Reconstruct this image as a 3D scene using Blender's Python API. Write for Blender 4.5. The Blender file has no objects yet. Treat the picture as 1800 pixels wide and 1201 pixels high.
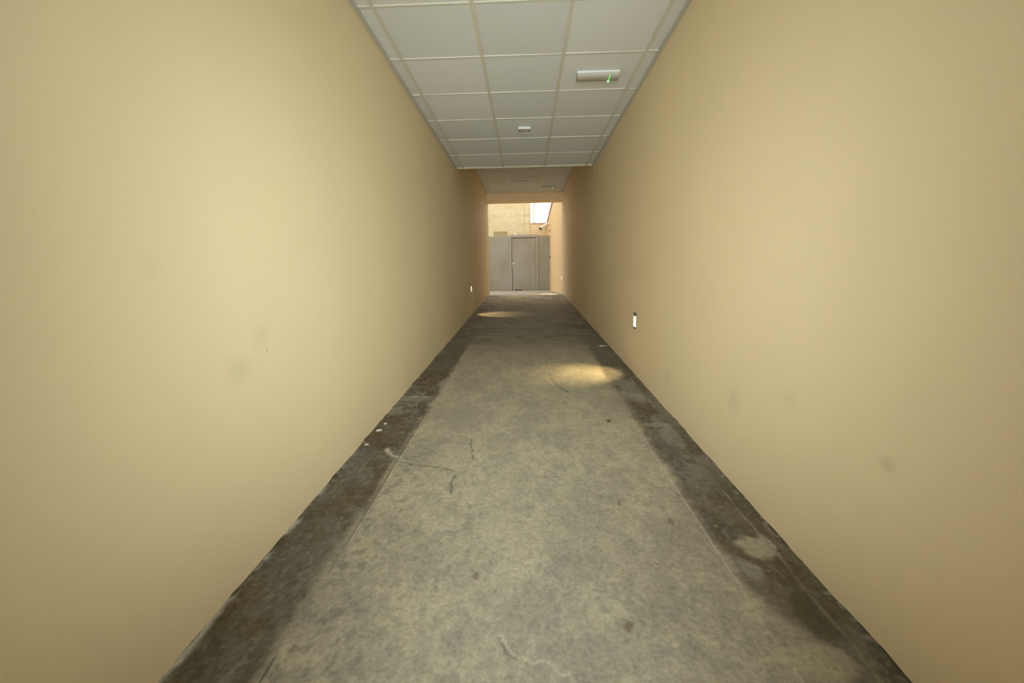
import bpy, bmesh, math, random
import numpy as np
from mathutils import Vector, Matrix

C = bpy.context.scene.collection
sc = bpy.context.scene
random.seed(4)

# ------------------------------------------------------------------ camera
E = 1.1285                      # eye height above the ramp at the camera
YAW, PITCH, ROLL, FPX = 0.0352606, 0.149976, 0.0156945, 722.17
cam_d = bpy.data.cameras.new('camera')
cam_d.sensor_fit = 'HORIZONTAL'
cam_d.sensor_width = 36.0
cam_d.lens = FPX / 1800 * 36.0
cam_d.clip_start = 0.02
cam_d.clip_end = 300
cam = bpy.data.objects.new('camera', cam_d)
C.objects.link(cam)
_r = Vector((math.cos(YAW), math.sin(YAW), 0))
_f = Vector((-math.sin(YAW), math.cos(YAW), 0))
_u = Vector((0, 0, 1))
_f2 = _f * math.cos(PITCH) - _u * math.sin(PITCH)
_u2 = _u * math.cos(PITCH) + _f * math.sin(PITCH)
_r3 = _r * math.cos(ROLL) - _u2 * math.sin(ROLL)
_u3 = _u2 * math.cos(ROLL) + _r * math.sin(ROLL)
M3 = Matrix((_r3, _u3, -_f2)).transposed()
cam.matrix_world = Matrix.Translation((0, 0, E)) @ M3.to_4x4()
sc.camera = cam

# ------------------------------------------------------------------ world, sun, rear fill light, exposure
sc.view_settings.view_transform = 'Standard'
sc.view_settings.look = 'None'
sc.view_settings.gamma = 1.0
sc.view_settings.exposure = 0.0
sc.view_settings.use_curve_mapping = False
sc.cycles.use_denoising = True
sc.cycles.max_bounces = 14
sc.cycles.diffuse_bounces = 10
sc.cycles.sample_clamp_indirect = 8.0

w = bpy.data.worlds.new('overcast_sky')
sc.world = w
w.use_nodes = True
bg = w.node_tree.nodes['Background']
bg.inputs[0].default_value = (0.98, 0.97, 0.94, 1)
bg.inputs[1].default_value = 2.1

sun_d = bpy.data.lights.new('sun', 'SUN')
sun_d.energy = 8.0
sun_d.angle = math.radians(1.0)
sun_d.color = (1.0, 0.95, 0.86)
sun = bpy.data.objects.new('sun', sun_d)
C.objects.link(sun)
sun.rotation_euler = Vector((0.70, 0.60, -0.65)).to_track_quat('-Z', 'Y').to_euler()

# added fill light behind the camera, shaped to light the near walls
fill_d = bpy.data.lights.new('rear_fill_light', 'AREA')
fill_d.shape = 'RECTANGLE'
fill_d.size = 0.75
fill_d.size_y = 1.6
fill_d.energy = 48.5
fill_d.spread = math.radians(79)
fill_d.color = (0.88, 1.0, 1.07)
fill = bpy.data.objects.new('rear_fill_light', fill_d)
C.objects.link(fill)
fill.location = (0, -0.42, E + 0.10)
fill.rotation_euler = (math.radians(90), 0, math.radians(1.2))

# ------------------------------------------------------------------ dimensions
XL, XR = -1.018, 1.007
FS = 0.06309                     # slope of the ramp
H1, H2 = E + 1.629, E + 2.25     # the two suspended ceilings
Y1 = 6.35                        # far edge of the lower ceiling
YL0, YL1 = 11.3, 11.7            # lintel at the end of the passage
ZL = E + 2.058                   # underside of the lintel
YB = -1.1                        # rear end of the passage behind the camera
YRT = 11.15                      # top of the ramp
YG = 17.4                        # gate
def floor_z(y):
    if y <= YRT: return FS * y
    return FS * YRT - 0.0075 * (y - YRT)

# ------------------------------------------------------------------ helpers
def material(name, rgb, rough=0.6, metal=0.0, spec=0.5):
    m = bpy.data.materials.new(name)
    m.use_nodes = True
    b = m.node_tree.nodes['Principled BSDF']
    b.inputs['Base Color'].default_value = (*rgb, 1)
    b.inputs['Roughness'].default_value = rough
    b.inputs['Metallic'].default_value = metal
    b.inputs['Specular IOR Level'].default_value = spec
    return m, m.node_tree.nodes, m.node_tree.links, b
def node(nt, kind, **kw):
    n = nt.nodes.new(kind)
    for k, v in kw.items():
        if k.startswith('i_'):
            n.inputs[int(k[2:]) if k[2:].isdigit() else k[2:]].default_value = v
        else: setattr(n, k, v)
    return n
def noise(nt, scale, detail=4, rough=0.55, vec=None, stretch=None):
    n = node(nt, 'ShaderNodeTexNoise', i_Scale=scale, i_Detail=detail, i_Roughness=rough)
    if vec is None:
        g = nt.nodes.new('ShaderNodeNewGeometry'); vec = g.outputs['Position']
    if stretch:
        mp = node(nt, 'ShaderNodeMapping'); mp.inputs['Scale'].default_value = stretch
        nt.links.new(vec, mp.inputs['Vector']); vec = mp.outputs['Vector']
    nt.links.new(vec, n.inputs['Vector'])
    return n.outputs['Fac']
def ramp(nt, fac, stops):
    r = nt.nodes.new('ShaderNodeValToRGB')
    el = r.color_ramp.elements
    while len(el) < len(stops): el.new(0.5)
    for e, (p, c) in zip(el, stops):
        e.position = p
        e.color = (*c, 1) if len(c) == 3 else c
    nt.links.new(fac, r.inputs['Fac'])
    return r.outputs['Color']
def mix(nt, fac, a, b, mode='MIX'):
    m = node(nt, 'ShaderNodeMix', data_type='RGBA', blend_type=mode)
    for s, v in ((0, fac), (6, a), (7, b)):
        if hasattr(v, 'is_output'): nt.links.new(v, m.inputs[s])
        else: m.inputs[s].default_value = v if s == 0 else (*v, 1)
    return m.outputs[2]
def mathn(nt, op, a, b=0.0, clamp=False):
    m = node(nt, 'ShaderNodeMath', operation=op, use_clamp=clamp)
    for s, v in ((0, a), (1, b)):
        if hasattr(v, 'is_output'): nt.links.new(v, m.inputs[s])
        else: m.inputs[s].default_value = v
    return m.outputs[0]
def bump(nt, b, h, strength, dist):
    n = node(nt, 'ShaderNodeBump', i_Strength=strength, i_Distance=dist)
    nt.links.new(h, n.inputs['Height'])
    nt.links.new(n.outputs['Normal'], b.inputs['Normal'])

def add_box(bm, x0, x1, y0, y1, z0, z1, bevel=0.0, mat=None):
    b2 = bmesh.new()
    bmesh.ops.create_cube(b2, size=1)
    for v in b2.verts:
        v.co = Vector(((x0 + x1) / 2 + v.co.x * (x1 - x0), (y0 + y1) / 2 + v.co.y * (y1 - y0), (z0 + z1) / 2 + v.co.z * (z1 - z0)))
    if bevel:
        bmesh.ops.bevel(b2, geom=b2.edges[:], offset=bevel, segments=2, affect='EDGES', profile=0.6)
    merge(bm, b2)
def merge(bm, b2, mtx=None):
    if mtx is not None: b2.transform(mtx)
    me = bpy.data.meshes.new('tmp'); b2.to_mesh(me); b2.free()
    bm.from_mesh(me); bpy.data.meshes.remove(me)
def add_tube(bm, p0, p1, r0, r1=None, seg=20, bev=0.0):
    r1 = r0 if r1 is None else r1
    p0, p1 = Vector(p0), Vector(p1)
    d = p1 - p0
    b2 = bmesh.new()
    bmesh.ops.create_cone(b2, cap_ends=True, segments=seg, radius1=r0, radius2=r1, depth=d.length)
    if bev:
        es = [e for e in b2.edges if len(e.link_faces) == 2 and any(len(f.verts) > 4 for f in e.link_faces)]
        bmesh.ops.bevel(b2, geom=es, offset=bev, segments=3, affect='EDGES', profile=0.5)
    merge(bm, b2, Matrix.Translation((p0 + p1) / 2) @ d.to_track_quat('Z', 'Y').to_matrix().to_4x4())
def add_prism(bm, pts, axis, a, b):
    """outline pts (2-D) swept along axis 0/1/2 from a to b"""
    def P(q, t):
        q = list(q); q.insert(axis, t); return Vector(q)
    lo = [bm.verts.new(P(q, a)) for q in pts]; hi = [bm.verts.new(P(q, b)) for q in pts]
    n = len(pts)
    bm.faces.new(lo); bm.faces.new(hi[::-1])
    for i in range(n): bm.faces.new((lo[i], hi[i], hi[(i + 1) % n], lo[(i + 1) % n]))
    bmesh.ops.recalc_face_normals(bm, faces=bm.faces[:])
def add_lathe(bm, profile, mtx, seg=24):
    b2 = bmesh.new()
    rings = []
    for r, z in profile:
        rings.append([b2.verts.new((r * math.cos(2 * math.pi * k / seg), r * math.sin(2 * math.pi * k / seg), z)) for k in range(seg)] if r > 1e-6 else [b2.verts.new((0, 0, z))])
    for a, b in zip(rings, rings[1:]):
        for k in range(seg):
            k2 = (k + 1) % seg
            if len(a) == 1: b2.faces.new((a[0], b[k], b[k2]))
            elif len(b) == 1: b2.faces.new((a[k], b[0], a[k2]))
            else: b2.faces.new((a[k], b[k], b[k2], a[k2]))
    bmesh.ops.recalc_face_normals(b2, faces=b2.faces[:])
    merge(bm, b2, mtx)
def obj(name, bm, mats, parent=None, smooth=False):
    me = bpy.data.meshes.new(name)
    bm.to_mesh(me); bm.free()
    for m in (mats if isinstance(mats, (list, tuple)) else [mats]): me.materials.append(m)
    if smooth:
        for p in me.polygons: p.use_smooth = True
        me.set_sharp_from_angle(angle=math.radians(40))
    o = bpy.data.objects.new(name, me)
    C.objects.link(o)
    if parent: o.parent = parent
    return o
def thing(name, label, cat, loc, group=None):
    o = bpy.data.objects.new(name, None)
    o.empty_display_size = 0.1
    C.objects.link(o)
    o.location = loc
    o['label'] = label; o['category'] = cat
    if group: o['group'] = group
    return o
def tag(o, label, cat, group=None):
    o['label'] = label; o['category'] = cat
    if group: o['group'] = group
    return o
def struct(name, bm, mats, label=None, cat=None, parent=None, smooth=False):
    o = obj(name, bm, mats, parent, smooth)
    o['kind'] = 'structure'
    if label: o['label'] = label; o['category'] = cat
    return o

# numpy value noise ---------------------------------------------------------
def _hash(ix, iy, s):
    h = (ix.astype(np.int64) * 374761393 + iy.astype(np.int64) * 668265263 + s * 974711) & 0xffffffff
    h = ((h ^ (h >> 13)) * 1274126177) & 0xffffffff
    h = ((h ^ (h >> 16)) * 2246822519) & 0xffffffff
    return ((h ^ (h >> 15)) & 0xffffff) / float(0xffffff)
def vnoise(x, y, s=0):
    ix, iy = np.floor(x), np.floor(y)
    fx, fy = x - ix, y - iy
    fx = fx * fx * fx * (fx * (fx * 6 - 15) + 10); fy = fy * fy * fy * (fy * (fy * 6 - 15) + 10)
    a, b = _hash(ix, iy, s), _hash(ix + 1, iy, s)
    c, d = _hash(ix, iy + 1, s), _hash(ix + 1, iy + 1, s)
    return (a * (1 - fx) + b * fx) * (1 - fy) + (c * (1 - fx) + d * fx) * fy
def fbm(x, y, s=0, octv=5, gain=0.55):
    t, amp, tot = 0, 1.0, 0.0
    for k in range(octv):
        t = t + amp * vnoise(x * 2 ** k + 17.3 * k, y * 2 ** k - 9.1 * k, s + k)
        tot += amp; amp *= gain
    return t / tot
def sstep(a, b, x):
    t = np.clip((x - a) / (b - a), 0, 1)
    return t * t * (3 - 2 * t)
def seg_dist(x, y, pts):
    d = np.full(x.shape, 9.0)
    for (x0, y0), (x1, y1) in zip(pts, pts[1:]):
        dx, dy = x1 - x0, y1 - y0
        t = np.clip(((x - x0) * dx + (y - y0) * dy) / (dx * dx + dy * dy), 0, 1)
        d = np.minimum(d, np.hypot(x - x0 - t * dx, y - y0 - t * dy))
    return d

# ------------------------------------------------------------------ materials
def wall_material(name, rgb, stains=()):
    m, n, l, b = material(name, rgb, 0.62, 0, 0.25)
    nt = m.node_tree
    f1 = noise(nt, 1.3, 3)
    col = ramp(nt, f1, [(0.3, tuple(c * 0.965 for c in rgb)), (0.7, rgb)])
    f2 = noise(nt, 240, 3)
    col = mix(nt, 0.5, col, ramp(nt, f2, [(0.3, (0.93, 0.93, 0.92)), (0.7, (1, 1, 1))]), 'MULTIPLY')
    g = nt.nodes.new('ShaderNodeNewGeometry')
    for (pos, rad, stren, tint) in stains:
        vs = node(nt, 'ShaderNodeVectorMath', operation='DISTANCE')
        l.new(g.outputs['Position'], vs.inputs[0]); vs.inputs[1].default_value = pos
        nn = noise(nt, 9, 4)
        d = mathn(nt, 'ADD', vs.outputs['Value'], mathn(nt, 'MULTIPLY', mathn(nt, 'SUBTRACT', nn, 0.5), rad * 0.9))
        fac = mathn(nt, 'MULTIPLY', mathn(nt, 'SUBTRACT', 1.0, mathn(nt, 'DIVIDE', d, rad), True), stren, True)
        col = mix(nt, fac, col, tint)
    l.new(col, b.inputs['Base Color'])
    h = mathn(nt, 'ADD', mathn(nt, 'MULTIPLY', noise(nt, 95, 4), 0.5), mathn(nt, 'MULTIPLY', noise(nt, 7, 3), 1.0))
    bump(nt, b, h, 0.08, 0.003)
    return m
CREAM = (0.75, 0.62, 0.375)
M_left = wall_material('cream_plaster_paint', CREAM, [
    ((XL, 1.53, E - 0.20), 0.075, 0.34, (0.50, 0.43, 0.24)),
    ((XL, 1.385, E - 0.30), 0.085, 0.34, (0.48, 0.42, 0.25)),
    ((XL, 1.556, E - 0.262), 0.008, 0.9, (0.30, 0.26, 0.14)),
    ((XL, 1.10, E + 0.05), 0.05, 0.18, (0.50, 0.43, 0.24))])
M_right = wall_material('cream_plaster_paint_scuffed', (0.75, 0.60, 0.36), [
    ((XR, 1.972, E - 0.588), 0.10, 0.30, (0.46, 0.38, 0.24)),
    ((XR, 1.56, E - 0.47), 0.06, 0.22, (0.46, 0.40, 0.26)),
    ((XR, 2.9, E - 0.70), 0.08, 0.25, (0.42, 0.36, 0.24)),
    ((XR, 1.12, E - 0.53), 0.03, 0.5, (0.42, 0.36, 0.22))])
M_plain = wall_material('warm_peach_plaster', (0.80, 0.585, 0.32))

def concrete_dark():
    m, n, l, b = material('rough_mortar', (0.16, 0.14, 0.10), 0.85, 0, 0.3)
    nt = m.node_tree
    l.new(ramp(nt, noise(nt, 30, 5), [(0.3, (0.07, 0.06, 0.04)), (0.55, (0.16, 0.14, 0.10)), (0.75, (0.42, 0.38, 0.30))]), b.inputs['Base Color'])
    bump(nt, b, noise(nt, 80, 5), 0.6, 0.006)
    return m
M_mortar = concrete_dark()

def floor_material():
    m, n, l, b = material('worn_concrete', (0.3, 0.27, 0.2), 0.72, 0, 0.35)
    nt = m.node_tree
    at = node(nt, 'ShaderNodeAttribute', attribute_name='concrete')
    col = at.outputs['Color']
    f = noise(nt, 60, 6, 0.65)
    col = mix(nt, 0.75, col, ramp(nt, f, [(0.25, (0.58, 0.58, 0.58)), (0.5, (1, 1, 1)), (0.75, (1.36, 1.34, 1.28))]), 'MULTIPLY')
    f3 = noise(nt, 420, 3, 0.6)
    col = mix(nt, 0.7, col, ramp(nt, f3, [(0.25, (0.62, 0.62, 0.62)), (0.5, (1, 1, 1)), (0.75, (1.34, 1.31, 1.22))]), 'MULTIPLY')
    l.new(col, b.inputs['Base Color'])
    sep = node(nt, 'ShaderNodeSeparateColor'); l.new(col, sep.inputs[0])
    l.new(mathn(nt, 'ADD', 0.50, mathn(nt, 'MULTIPLY', sep.outputs[0], 0.9), True), b.inputs['Roughness'])
    bump(nt, b, mathn(nt, 'ADD', noise(nt, 45, 5), mathn(nt, 'MULTIPLY', noise(nt, 300, 3), 0.5)), 0.35, 0.004)
    return m
M_floor = floor_material()

def court_material():
    m, n, l, b = material('courtyard_concrete', (0.4, 0.37, 0.3), 0.8)
    nt = m.node_tree
    l.new(ramp(nt, noise(nt, 5, 6), [(0.3, (0.28, 0.26, 0.21)), (0.5, (0.37, 0.345, 0.285)), (0.7, (0.43, 0.40, 0.34))]), b.inputs['Base Color'])
    bump(nt, b, noise(nt, 40, 5), 0.4, 0.006)
    return m
M_court = court_material()

def tile_material():
    m, n, l, b = material('ceiling_tile_board', (0.70, 0.70, 0.64), 0.8, 0, 0.2)
    nt = m.node_tree
    at = node(nt, 'ShaderNodeAttribute', attribute_name='tone')
    col = mix(nt, 1.0, (0.655, 0.66, 0.60), at.outputs['Color'], 'MULTIPLY')
    col = mix(nt, 0.6, col, ramp(nt, noise(nt, 500, 2), [(0.3, (0.93, 0.93, 0.93)), (0.7, (1, 1, 1))]), 'MULTIPLY')
    l.new(col, b.inputs['Base Color'])
    return m
M_tile = tile_material()
M_grid = material('aged_ceiling_grid', (0.575, 0.545, 0.42), 0.6)[0]
M_angle = material('grey_wall_angle', (0.45, 0.44, 0.36), 0.6)[0]
M_edge = material('cream_edge_trim', (0.60, 0.55, 0.36), 0.5)[0]
M_white = material('white_plastic', (0.62, 0.62, 0.57), 0.35)[0]
M_greyplastic = material('grey_plastic', (0.30, 0.285, 0.25), 0.4)[0]
M_panelgrey = material('dull_panel', (0.50, 0.45, 0.36), 0.5)[0]
M_darkgrey = material('dark_grey_metal', (0.10, 0.095, 0.085), 0.5)[0]
M_black = material('matte_black', (0.015, 0.014, 0.013), 0.6)[0]
M_chrome = material('satin_steel', (0.75, 0.73, 0.68), 0.3, 0.9)[0]
M_brown = material('brown_flashing', (0.34, 0.16, 0.07), 0.6)[0]
M_cambody = material('ivory_enamel', (0.72, 0.685, 0.58), 0.4)[0]
M_lens = material('dark_glass', (0.03, 0.02, 0.02), 0.08)[0]

M_rim = material('grey_rim', (0.22, 0.20, 0.16), 0.5)[0]
M_shade = material('housing_shade', (0.13, 0.115, 0.09), 0.6)[0]
M_lampwhite = material('white_lamp_glass', (0.90, 0.90, 0.87), 0.3)[0]
def emissive(name, rgb, strength):
    m = bpy.data.materials.new(name); m.use_nodes = True
    nt = m.node_tree; nt.nodes.clear()
    o = nt.nodes.new('ShaderNodeOutputMaterial'); e = nt.nodes.new('ShaderNodeEmission')
    e.inputs[0].default_value = (*rgb, 1); e.inputs[1].default_value = strength
    nt.links.new(e.outputs[0], o.inputs[0])
    return m
M_green = emissive('green_indicator_streak', (0.05, 1.0, 0.10), 2.0)
M_greenhot = emissive('green_indicator_core', (0.25, 1.0, 0.30), 5.0)
M_warm = emissive('warm_lamp_glow', (1.0, 0.86, 0.52), 2.6)

def diffuser_material():
    m, n, l, b = material('ribbed_lamp_cover', (0.36, 0.325, 0.25), 0.35)
    nt = m.node_tree
    wv = node(nt, 'ShaderNodeTexWave', i_Scale=110.0); wv.bands_direction = 'X'
    g = nt.nodes.new('ShaderNodeNewGeometry'); l.new(g.outputs['Position'], wv.inputs['Vector'])
    bump(nt, b, wv.outputs['Fac'], 0.3, 0.002)
    return m
M_diff = diffuser_material()

def steel_material():
    m, n, l, b = material('grey_painted_steel', (0.36, 0.355, 0.32), 0.5, 0.0, 0.4)
    nt = m.node_tree
    f = noise(nt, 1.6, 4, 0.6, stretch=(1, 1, 0.7))
    col = ramp(nt, f, [(0.30, (0.315, 0.305, 0.26)), (0.5, (0.355, 0.345, 0.30)), (0.72, (0.375, 0.385, 0.375))])
    f2 = noise(nt, 14, 4, 0.6, stretch=(1, 1, 0.25))
    col = mix(nt, 0.5, col, ramp(nt, f2, [(0.3, (0.9, 0.9, 0.88)), (0.7, (1.05, 1.05, 1.04))]), 'MULTIPLY')
    l.new(col, b.inputs['Base Color'])
    return m
M_steel = steel_material()
M_frame = material('lighter_steel_frame', (0.43, 0.42, 0.375), 0.45)[0]

def stone_material():
    m, n, l, b = material('weathered_stone_cladding', (0.6, 0.52, 0.35), 0.8)
    nt = m.node_tree
    g = nt.nodes.new('ShaderNodeNewGeometry')
    mp = node(nt, 'ShaderNodeMapping'); mp.inputs['Rotation'].default_value = (math.radians(90), 0, 0)
    l.new(g.outputs['Position'], mp.inputs['Vector'])
    # bricks over x (width) and z (height)
    cx = node(nt, 'ShaderNodeSeparateXYZ'); l.new(g.outputs['Position'], cx.inputs[0])
    cb = node(nt, 'ShaderNodeCombineXYZ'); l.new(cx.outputs[0], cb.inputs[0]); l.new(cx.outputs[2], cb.inputs[1])
    br = node(nt, 'ShaderNodeTexBrick', i_Scale=1.0)
    br.inputs['Color1'].default_value = (0.84, 0.76, 0.53, 1); br.inputs['Color2'].default_value = (0.80, 0.71, 0.48, 1)
    br.inputs['Mortar'].default_value = (0.74, 0.63, 0.40, 1)
    br.inputs['Mortar Size'].default_value = 0.008; br.inputs['Brick Width'].default_value = 0.9; br.inputs['Row Height'].default_value = 0.30
    br.inputs['Mortar Smooth'].default_value = 0.6
    l.new(cb.outputs[0], br.inputs['Vector'])
    st = noise(nt, 2.2, 5, 0.6, stretch=(0.8, 1, 2.2))
    col = mix(nt, ramp(nt, st, [(0.42, (0, 0, 0)), (0.68, (0.75, 0.75, 0.75))]), br.outputs['Color'], (0.72, 0.58, 0.33))
    st2 = noise(nt, 9, 5, 0.6)
    col = mix(nt, 0.6, col, ramp(nt, st2, [(0.3, (0.88, 0.86, 0.82)), (0.7, (1.06, 1.06, 1.05))]), 'MULTIPLY')
    l.new(col, b.inputs['Base Color'])
    bump(nt, b, noise(nt, 60, 4), 0.3, 0.004)
    return m
M_stone = stone_material()
M_grille = material('sandstone_vent_grille', (0.56, 0.46, 0.28), 0.8)[0]
M_facade = material('white_facade_paint', (0.86, 0.86, 0.84), 0.7)[0]
M_pipe = material('beige_pipe_paint', (0.30, 0.27, 0.21), 0.5)[0]
M_roofdark = material('grey_render', (0.55, 0.45, 0.30), 0.85)[0]

# ------------------------------------------------------------------ floor: the concrete ramp
def build_floor():
    xs = np.linspace(XL - 0.06, XR + 0.06, 430)
    ys = [YB, -0.6, 0.0, 0.5]
    y = 0.8
    while y < YRT:
        ys.append(y); y += 0.0042 * max(y, 0.9)
    ys.append(YRT)
    ys = np.array(ys)
    X, Y = np.meshgrid(xs, ys)
    warp = (fbm(X * 5, Y * 5, 11) - 0.5)
    warp2 = (fbm(X * 22, Y * 22, 12) - 0.5)
    mott = fbm(X * 7, Y * 5, 21, 6, 0.6)
    mott2 = fbm(X * 28, Y * 24, 31, 5, 0.65)
    # --- slab in the middle: dusty grey beige
    dust = np.array([0.362, 0.322, 0.220]); mid = np.array([0.275, 0.247, 0.178]); blue = np.array([0.190, 0.183, 0.150])
    t = sstep(0.34, 0.66, 0.55 * mott + 0.45 * mott2)[..., None]
    col = mid * (1 - t) + dust * t
    sp = (sstep(0.58, 0.70, fbm(X * 34, Y * 22, 41, 4, 0.5)) * sstep(0.45, 0.62, fbm(X * 4, Y * 3, 44, 3)))[..., None]
    col = col * (1 - 0.38 * sp) + blue * 0.38 * sp
    rose = (sstep(0.52, 0.68, fbm(X * 5 + 3, Y * 4, 51, 4)) * sstep(-0.3, 0.4, X))[..., None]
    col = col * (1 - 0.30 * rose) + np.array([0.215, 0.185, 0.135]) * 0.30 * rose
    # dusty footprints and scuffs along the left joint
    scuff = (sstep(0.60, 0.68, fbm(X * 26, Y * 30, 61, 4, 0.5)) * sstep(-0.35, -0.62, X) * sstep(-0.80, -0.70, X) * sstep(3.0, 1.8, Y))[..., None]
    col = col * (1 - 0.42 * scuff) + np.array([0.10, 0.098, 0.08]) * 0.42 * scuff
    # pale trowel patch under the first lamp
    # --- dark, damp looking bands along both walls
    brown = np.array([0.100, 0.079, 0.047]); slate = np.array([0.118, 0.109, 0.084]); pale = np.array([0.27, 0.25, 0.19]); sand = np.array([0.36, 0.325, 0.225])
    tb = sstep(0.40, 0.62, fbm(X * 6, Y * 5, 71, 5, 0.6))[..., None]
    band = brown * (1 - tb) + slate * tb
    fb = (0.55 + 0.9 * fbm(X * 40, Y * 40, 73, 4, 0.7))[..., None]
    brush = fbm((X + Y * 0.8) * 18, (Y - X * 0.8) * 5, 77, 4, 0.6)
    fb = fb * (0.72 + 0.56 * brush)[..., None]
    scr = (sstep(0.012, 0.004, np.abs(fbm((X - Y * 0.6) * 9, (Y + X) * 3, 78, 3, 0.5) - 0.5)) * sstep(0.5, 0.6, fbm(X * 6, Y * 6, 79, 3)))[..., None]
    band = band * fb
    band = band * (1 - 0.5 * scr) + pale * 0.5 * scr
    fleck = sstep(0.66, 0.76, fbm(X * 55, Y * 45, 75, 3, 0.5))[..., None]
    band = band * (1 - 0.35 * fleck) + pale * 0.35 * fleck
    # grey dust veils on the right band
    veil = (sstep(0.46, 0.62, fbm(X * 9 + 5, Y * 6, 81, 5, 0.6)) * sstep(0.7, 0.8, X) * (0.35 + 0.65 * sstep(1.9, 2.3, Y) * sstep(4.2, 3.2, Y)))[..., None]
    band = band * (1 - 0.6 * veil) + pale * 0.6 * veil
    veilL = (sstep(0.52, 0.66, fbm(X * 9 + 2, Y * 8, 83, 5, 0.6)) * sstep(-0.74, -0.86, X) * sstep(2.5, 2.9, Y) * sstep(3.9, 3.3, Y))[..., None]
    band = band * (1 - 0.65 * veilL) + np.array([0.25, 0.235, 0.19]) * 0.65 * veilL
    reach = np.where(Y < 5.2, 0.0, 1.0)
    eL = XL * 0 - 0.735 + 0.05 * warp + 0.04 * warp2 + 0.05 * sstep(2.6, 2.1, Y) * (fbm(X * 3, Y * 3, 91) - 0.75)
    eR = 0.735 + 0.09 * warp + 0.05 * warp2 + 0.10 * sstep(1.35, 0.95, Y)
    mL = sstep(0.03, -0.03, X - eL); mR = sstep(-0.035, 0.035, X - eR)
    m = np.maximum(mL, mR) * (1 - 0.45 * sstep(4.6, 6.5, Y))
    m = m[..., None]
    col = col * (1 - m) + band * m
    # --- far stretch: light falloff painted darker, plus cross streaks of dirt
    far = sstep(4.3, 5.6, Y + 0.6 * warp) * (1 - 0.95 * sstep(7.8, 10.4, Y + 0.8 * warp))
    streak = fbm(X * 2.2, Y * 9, 101, 5, 0.6)
    falloff_dirt = np.array([0.185, 0.168, 0.128])[None, None, :] * (0.30 + 1.55 * streak)[..., None]
    col = col * (1 - 0.72 * far[..., None]) + falloff_dirt * 0.72 * far[..., None]
    blot = (sstep(0.56, 0.66, fbm(X * 3.2 + 9, Y * 6, 105, 6, 0.6)) * sstep(4.6, 6.0, Y))[..., None]
    col = col * (1 - 0.62 * blot) + np.array([0.060, 0.050, 0.034]) * 0.62 * blot
    lite = (sstep(0.58, 0.68, fbm(X * 4.2 + 2, Y * 7, 108, 6, 0.6)) * sstep(5.2, 6.4, Y))[..., None]
    col = col * (1 - 0.7 * lite) + np.array([0.34, 0.325, 0.27]) * 0.7 * lite
    bright = sstep(7.6, 10.6, Y + 0.8 * warp)[..., None]  # daylight at the top of the ramp painted into the floor colour
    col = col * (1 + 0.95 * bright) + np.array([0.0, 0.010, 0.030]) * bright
    n1 = fbm(X * 3.4 + 0.6 * warp, Y * 3.0, 111, 5, 0.55); n2 = fbm(X * 7 + 4, Y * 8, 113, 4, 0.55)
    crk = np.maximum(sstep(0.034, 0.010, np.abs(n1 - 0.5)), 0.9 * sstep(0.032, 0.010, np.abs(n2 - 0.52)))
    crk = (crk * sstep(0.40, 0.50, fbm(X * 2.2, Y * 1.6 + 2, 115, 3)) * sstep(4.8, 5.8, Y))[..., None]
    col = col * (1 - 0.85 * crk) + np.array([0.030, 0.025, 0.017]) * 0.85 * crk
    # --- hand placed marks (positions on the ramp)
    def paint(mask, c, k):
        nonlocal col
        mk = (np.clip(mask, 0, 1) * k)[..., None]
        col = col * (1 - mk) + np.array(c) * mk
    wx, wy = X + 0.035 * warp2, Y + 0.05 * warp2
    def blob(cx, cy, rx, ry, soft=0.35): return sstep(1 + soft, 1 - soft, np.hypot((wx - cx) / rx, (wy - cy) / ry) + 1.2 * warp2)
    def line(pts, wd): return sstep(wd, wd * 0.35, seg_dist(X + 0.010 * warp2 * 2, Y + 0.02 * warp2 * 2, pts))
    paint(blob(0.875, 1.47, 0.060, 0.055), sand, 0.95)
    paint(blob(0.935, 1.50, 0.02, 0.06), sand, 0.8)
    paint(blob(0.80, 1.36, 0.035, 0.05), pale, 0.7)
    paint(blob(0.80, 1.02, 0.11, 0.05), sand, 0.75)
    paint(blob(0.72, 1.20, 0.05, 0.06), sand, 0.75)
    paint(blob(0.97, 2.14, 0.05, 0.07), pale, 0.75)
    paint(blob(0.90, 2.62, 0.13, 0.03), pale, 0.65)
    paint(blob(0.98, 2.85, 0.05, 0.22), pale, 0.55)
    paint(blob(0.86, 3.25, 0.10, 0.22), pale, 0.55)
    paint(blob(-0.88, 3.15, 0.10, 0.07), pale, 0.55)
    paint(blob(-0.45, 2.90, 0.07, 0.20), pale, 0.5)
    paint(blob(-0.70, 3.55, 0.07, 0.20), sand, 0.5)
    paint(blob(0.90, 1.18, 0.07, 0.10), (0.075, 0.062, 0.036), 0.8)
    # dust filled crack and dark cracks
    paint(line([(-0.935, 2.42), (-0.90, 2.33), (-0.833, 2.287)], 0.006), (0.04, 0.035, 0.025), 0.8)
    paint(line([(-0.833, 2.287), (-0.76, 2.20), (-0.66, 2.125)], 0.020), sand * 1.05, 0.95)
    paint(line([(-0.70, 2.14), (-0.60, 2.10), (-0.50, 2.07), (-0.385, 2.041)], 0.008), (0.07, 0.065, 0.05), 0.7)
    paint(line([(-0.345, 2.42), (-0.334, 2.32), (-0.305, 2.22), (-0.30, 2.17)], 0.008), (0.08, 0.075, 0.06), 0.7)
    paint(line([(-0.31, 2.25), (-0.27, 2.18), (-0.215, 2.12)], 0.011), sand * 1.08, 0.8)
    paint(line([(-0.31, 2.06), (-0.26, 1.99), (-0.22, 1.95)], 0.009), sand * 1.08, 0.7)
    paint(line([(-0.373, 2.0), (-0.385, 1.93), (-0.366, 1.845)], 0.009), (0.075, 0.072, 0.06), 0.65)
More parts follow.
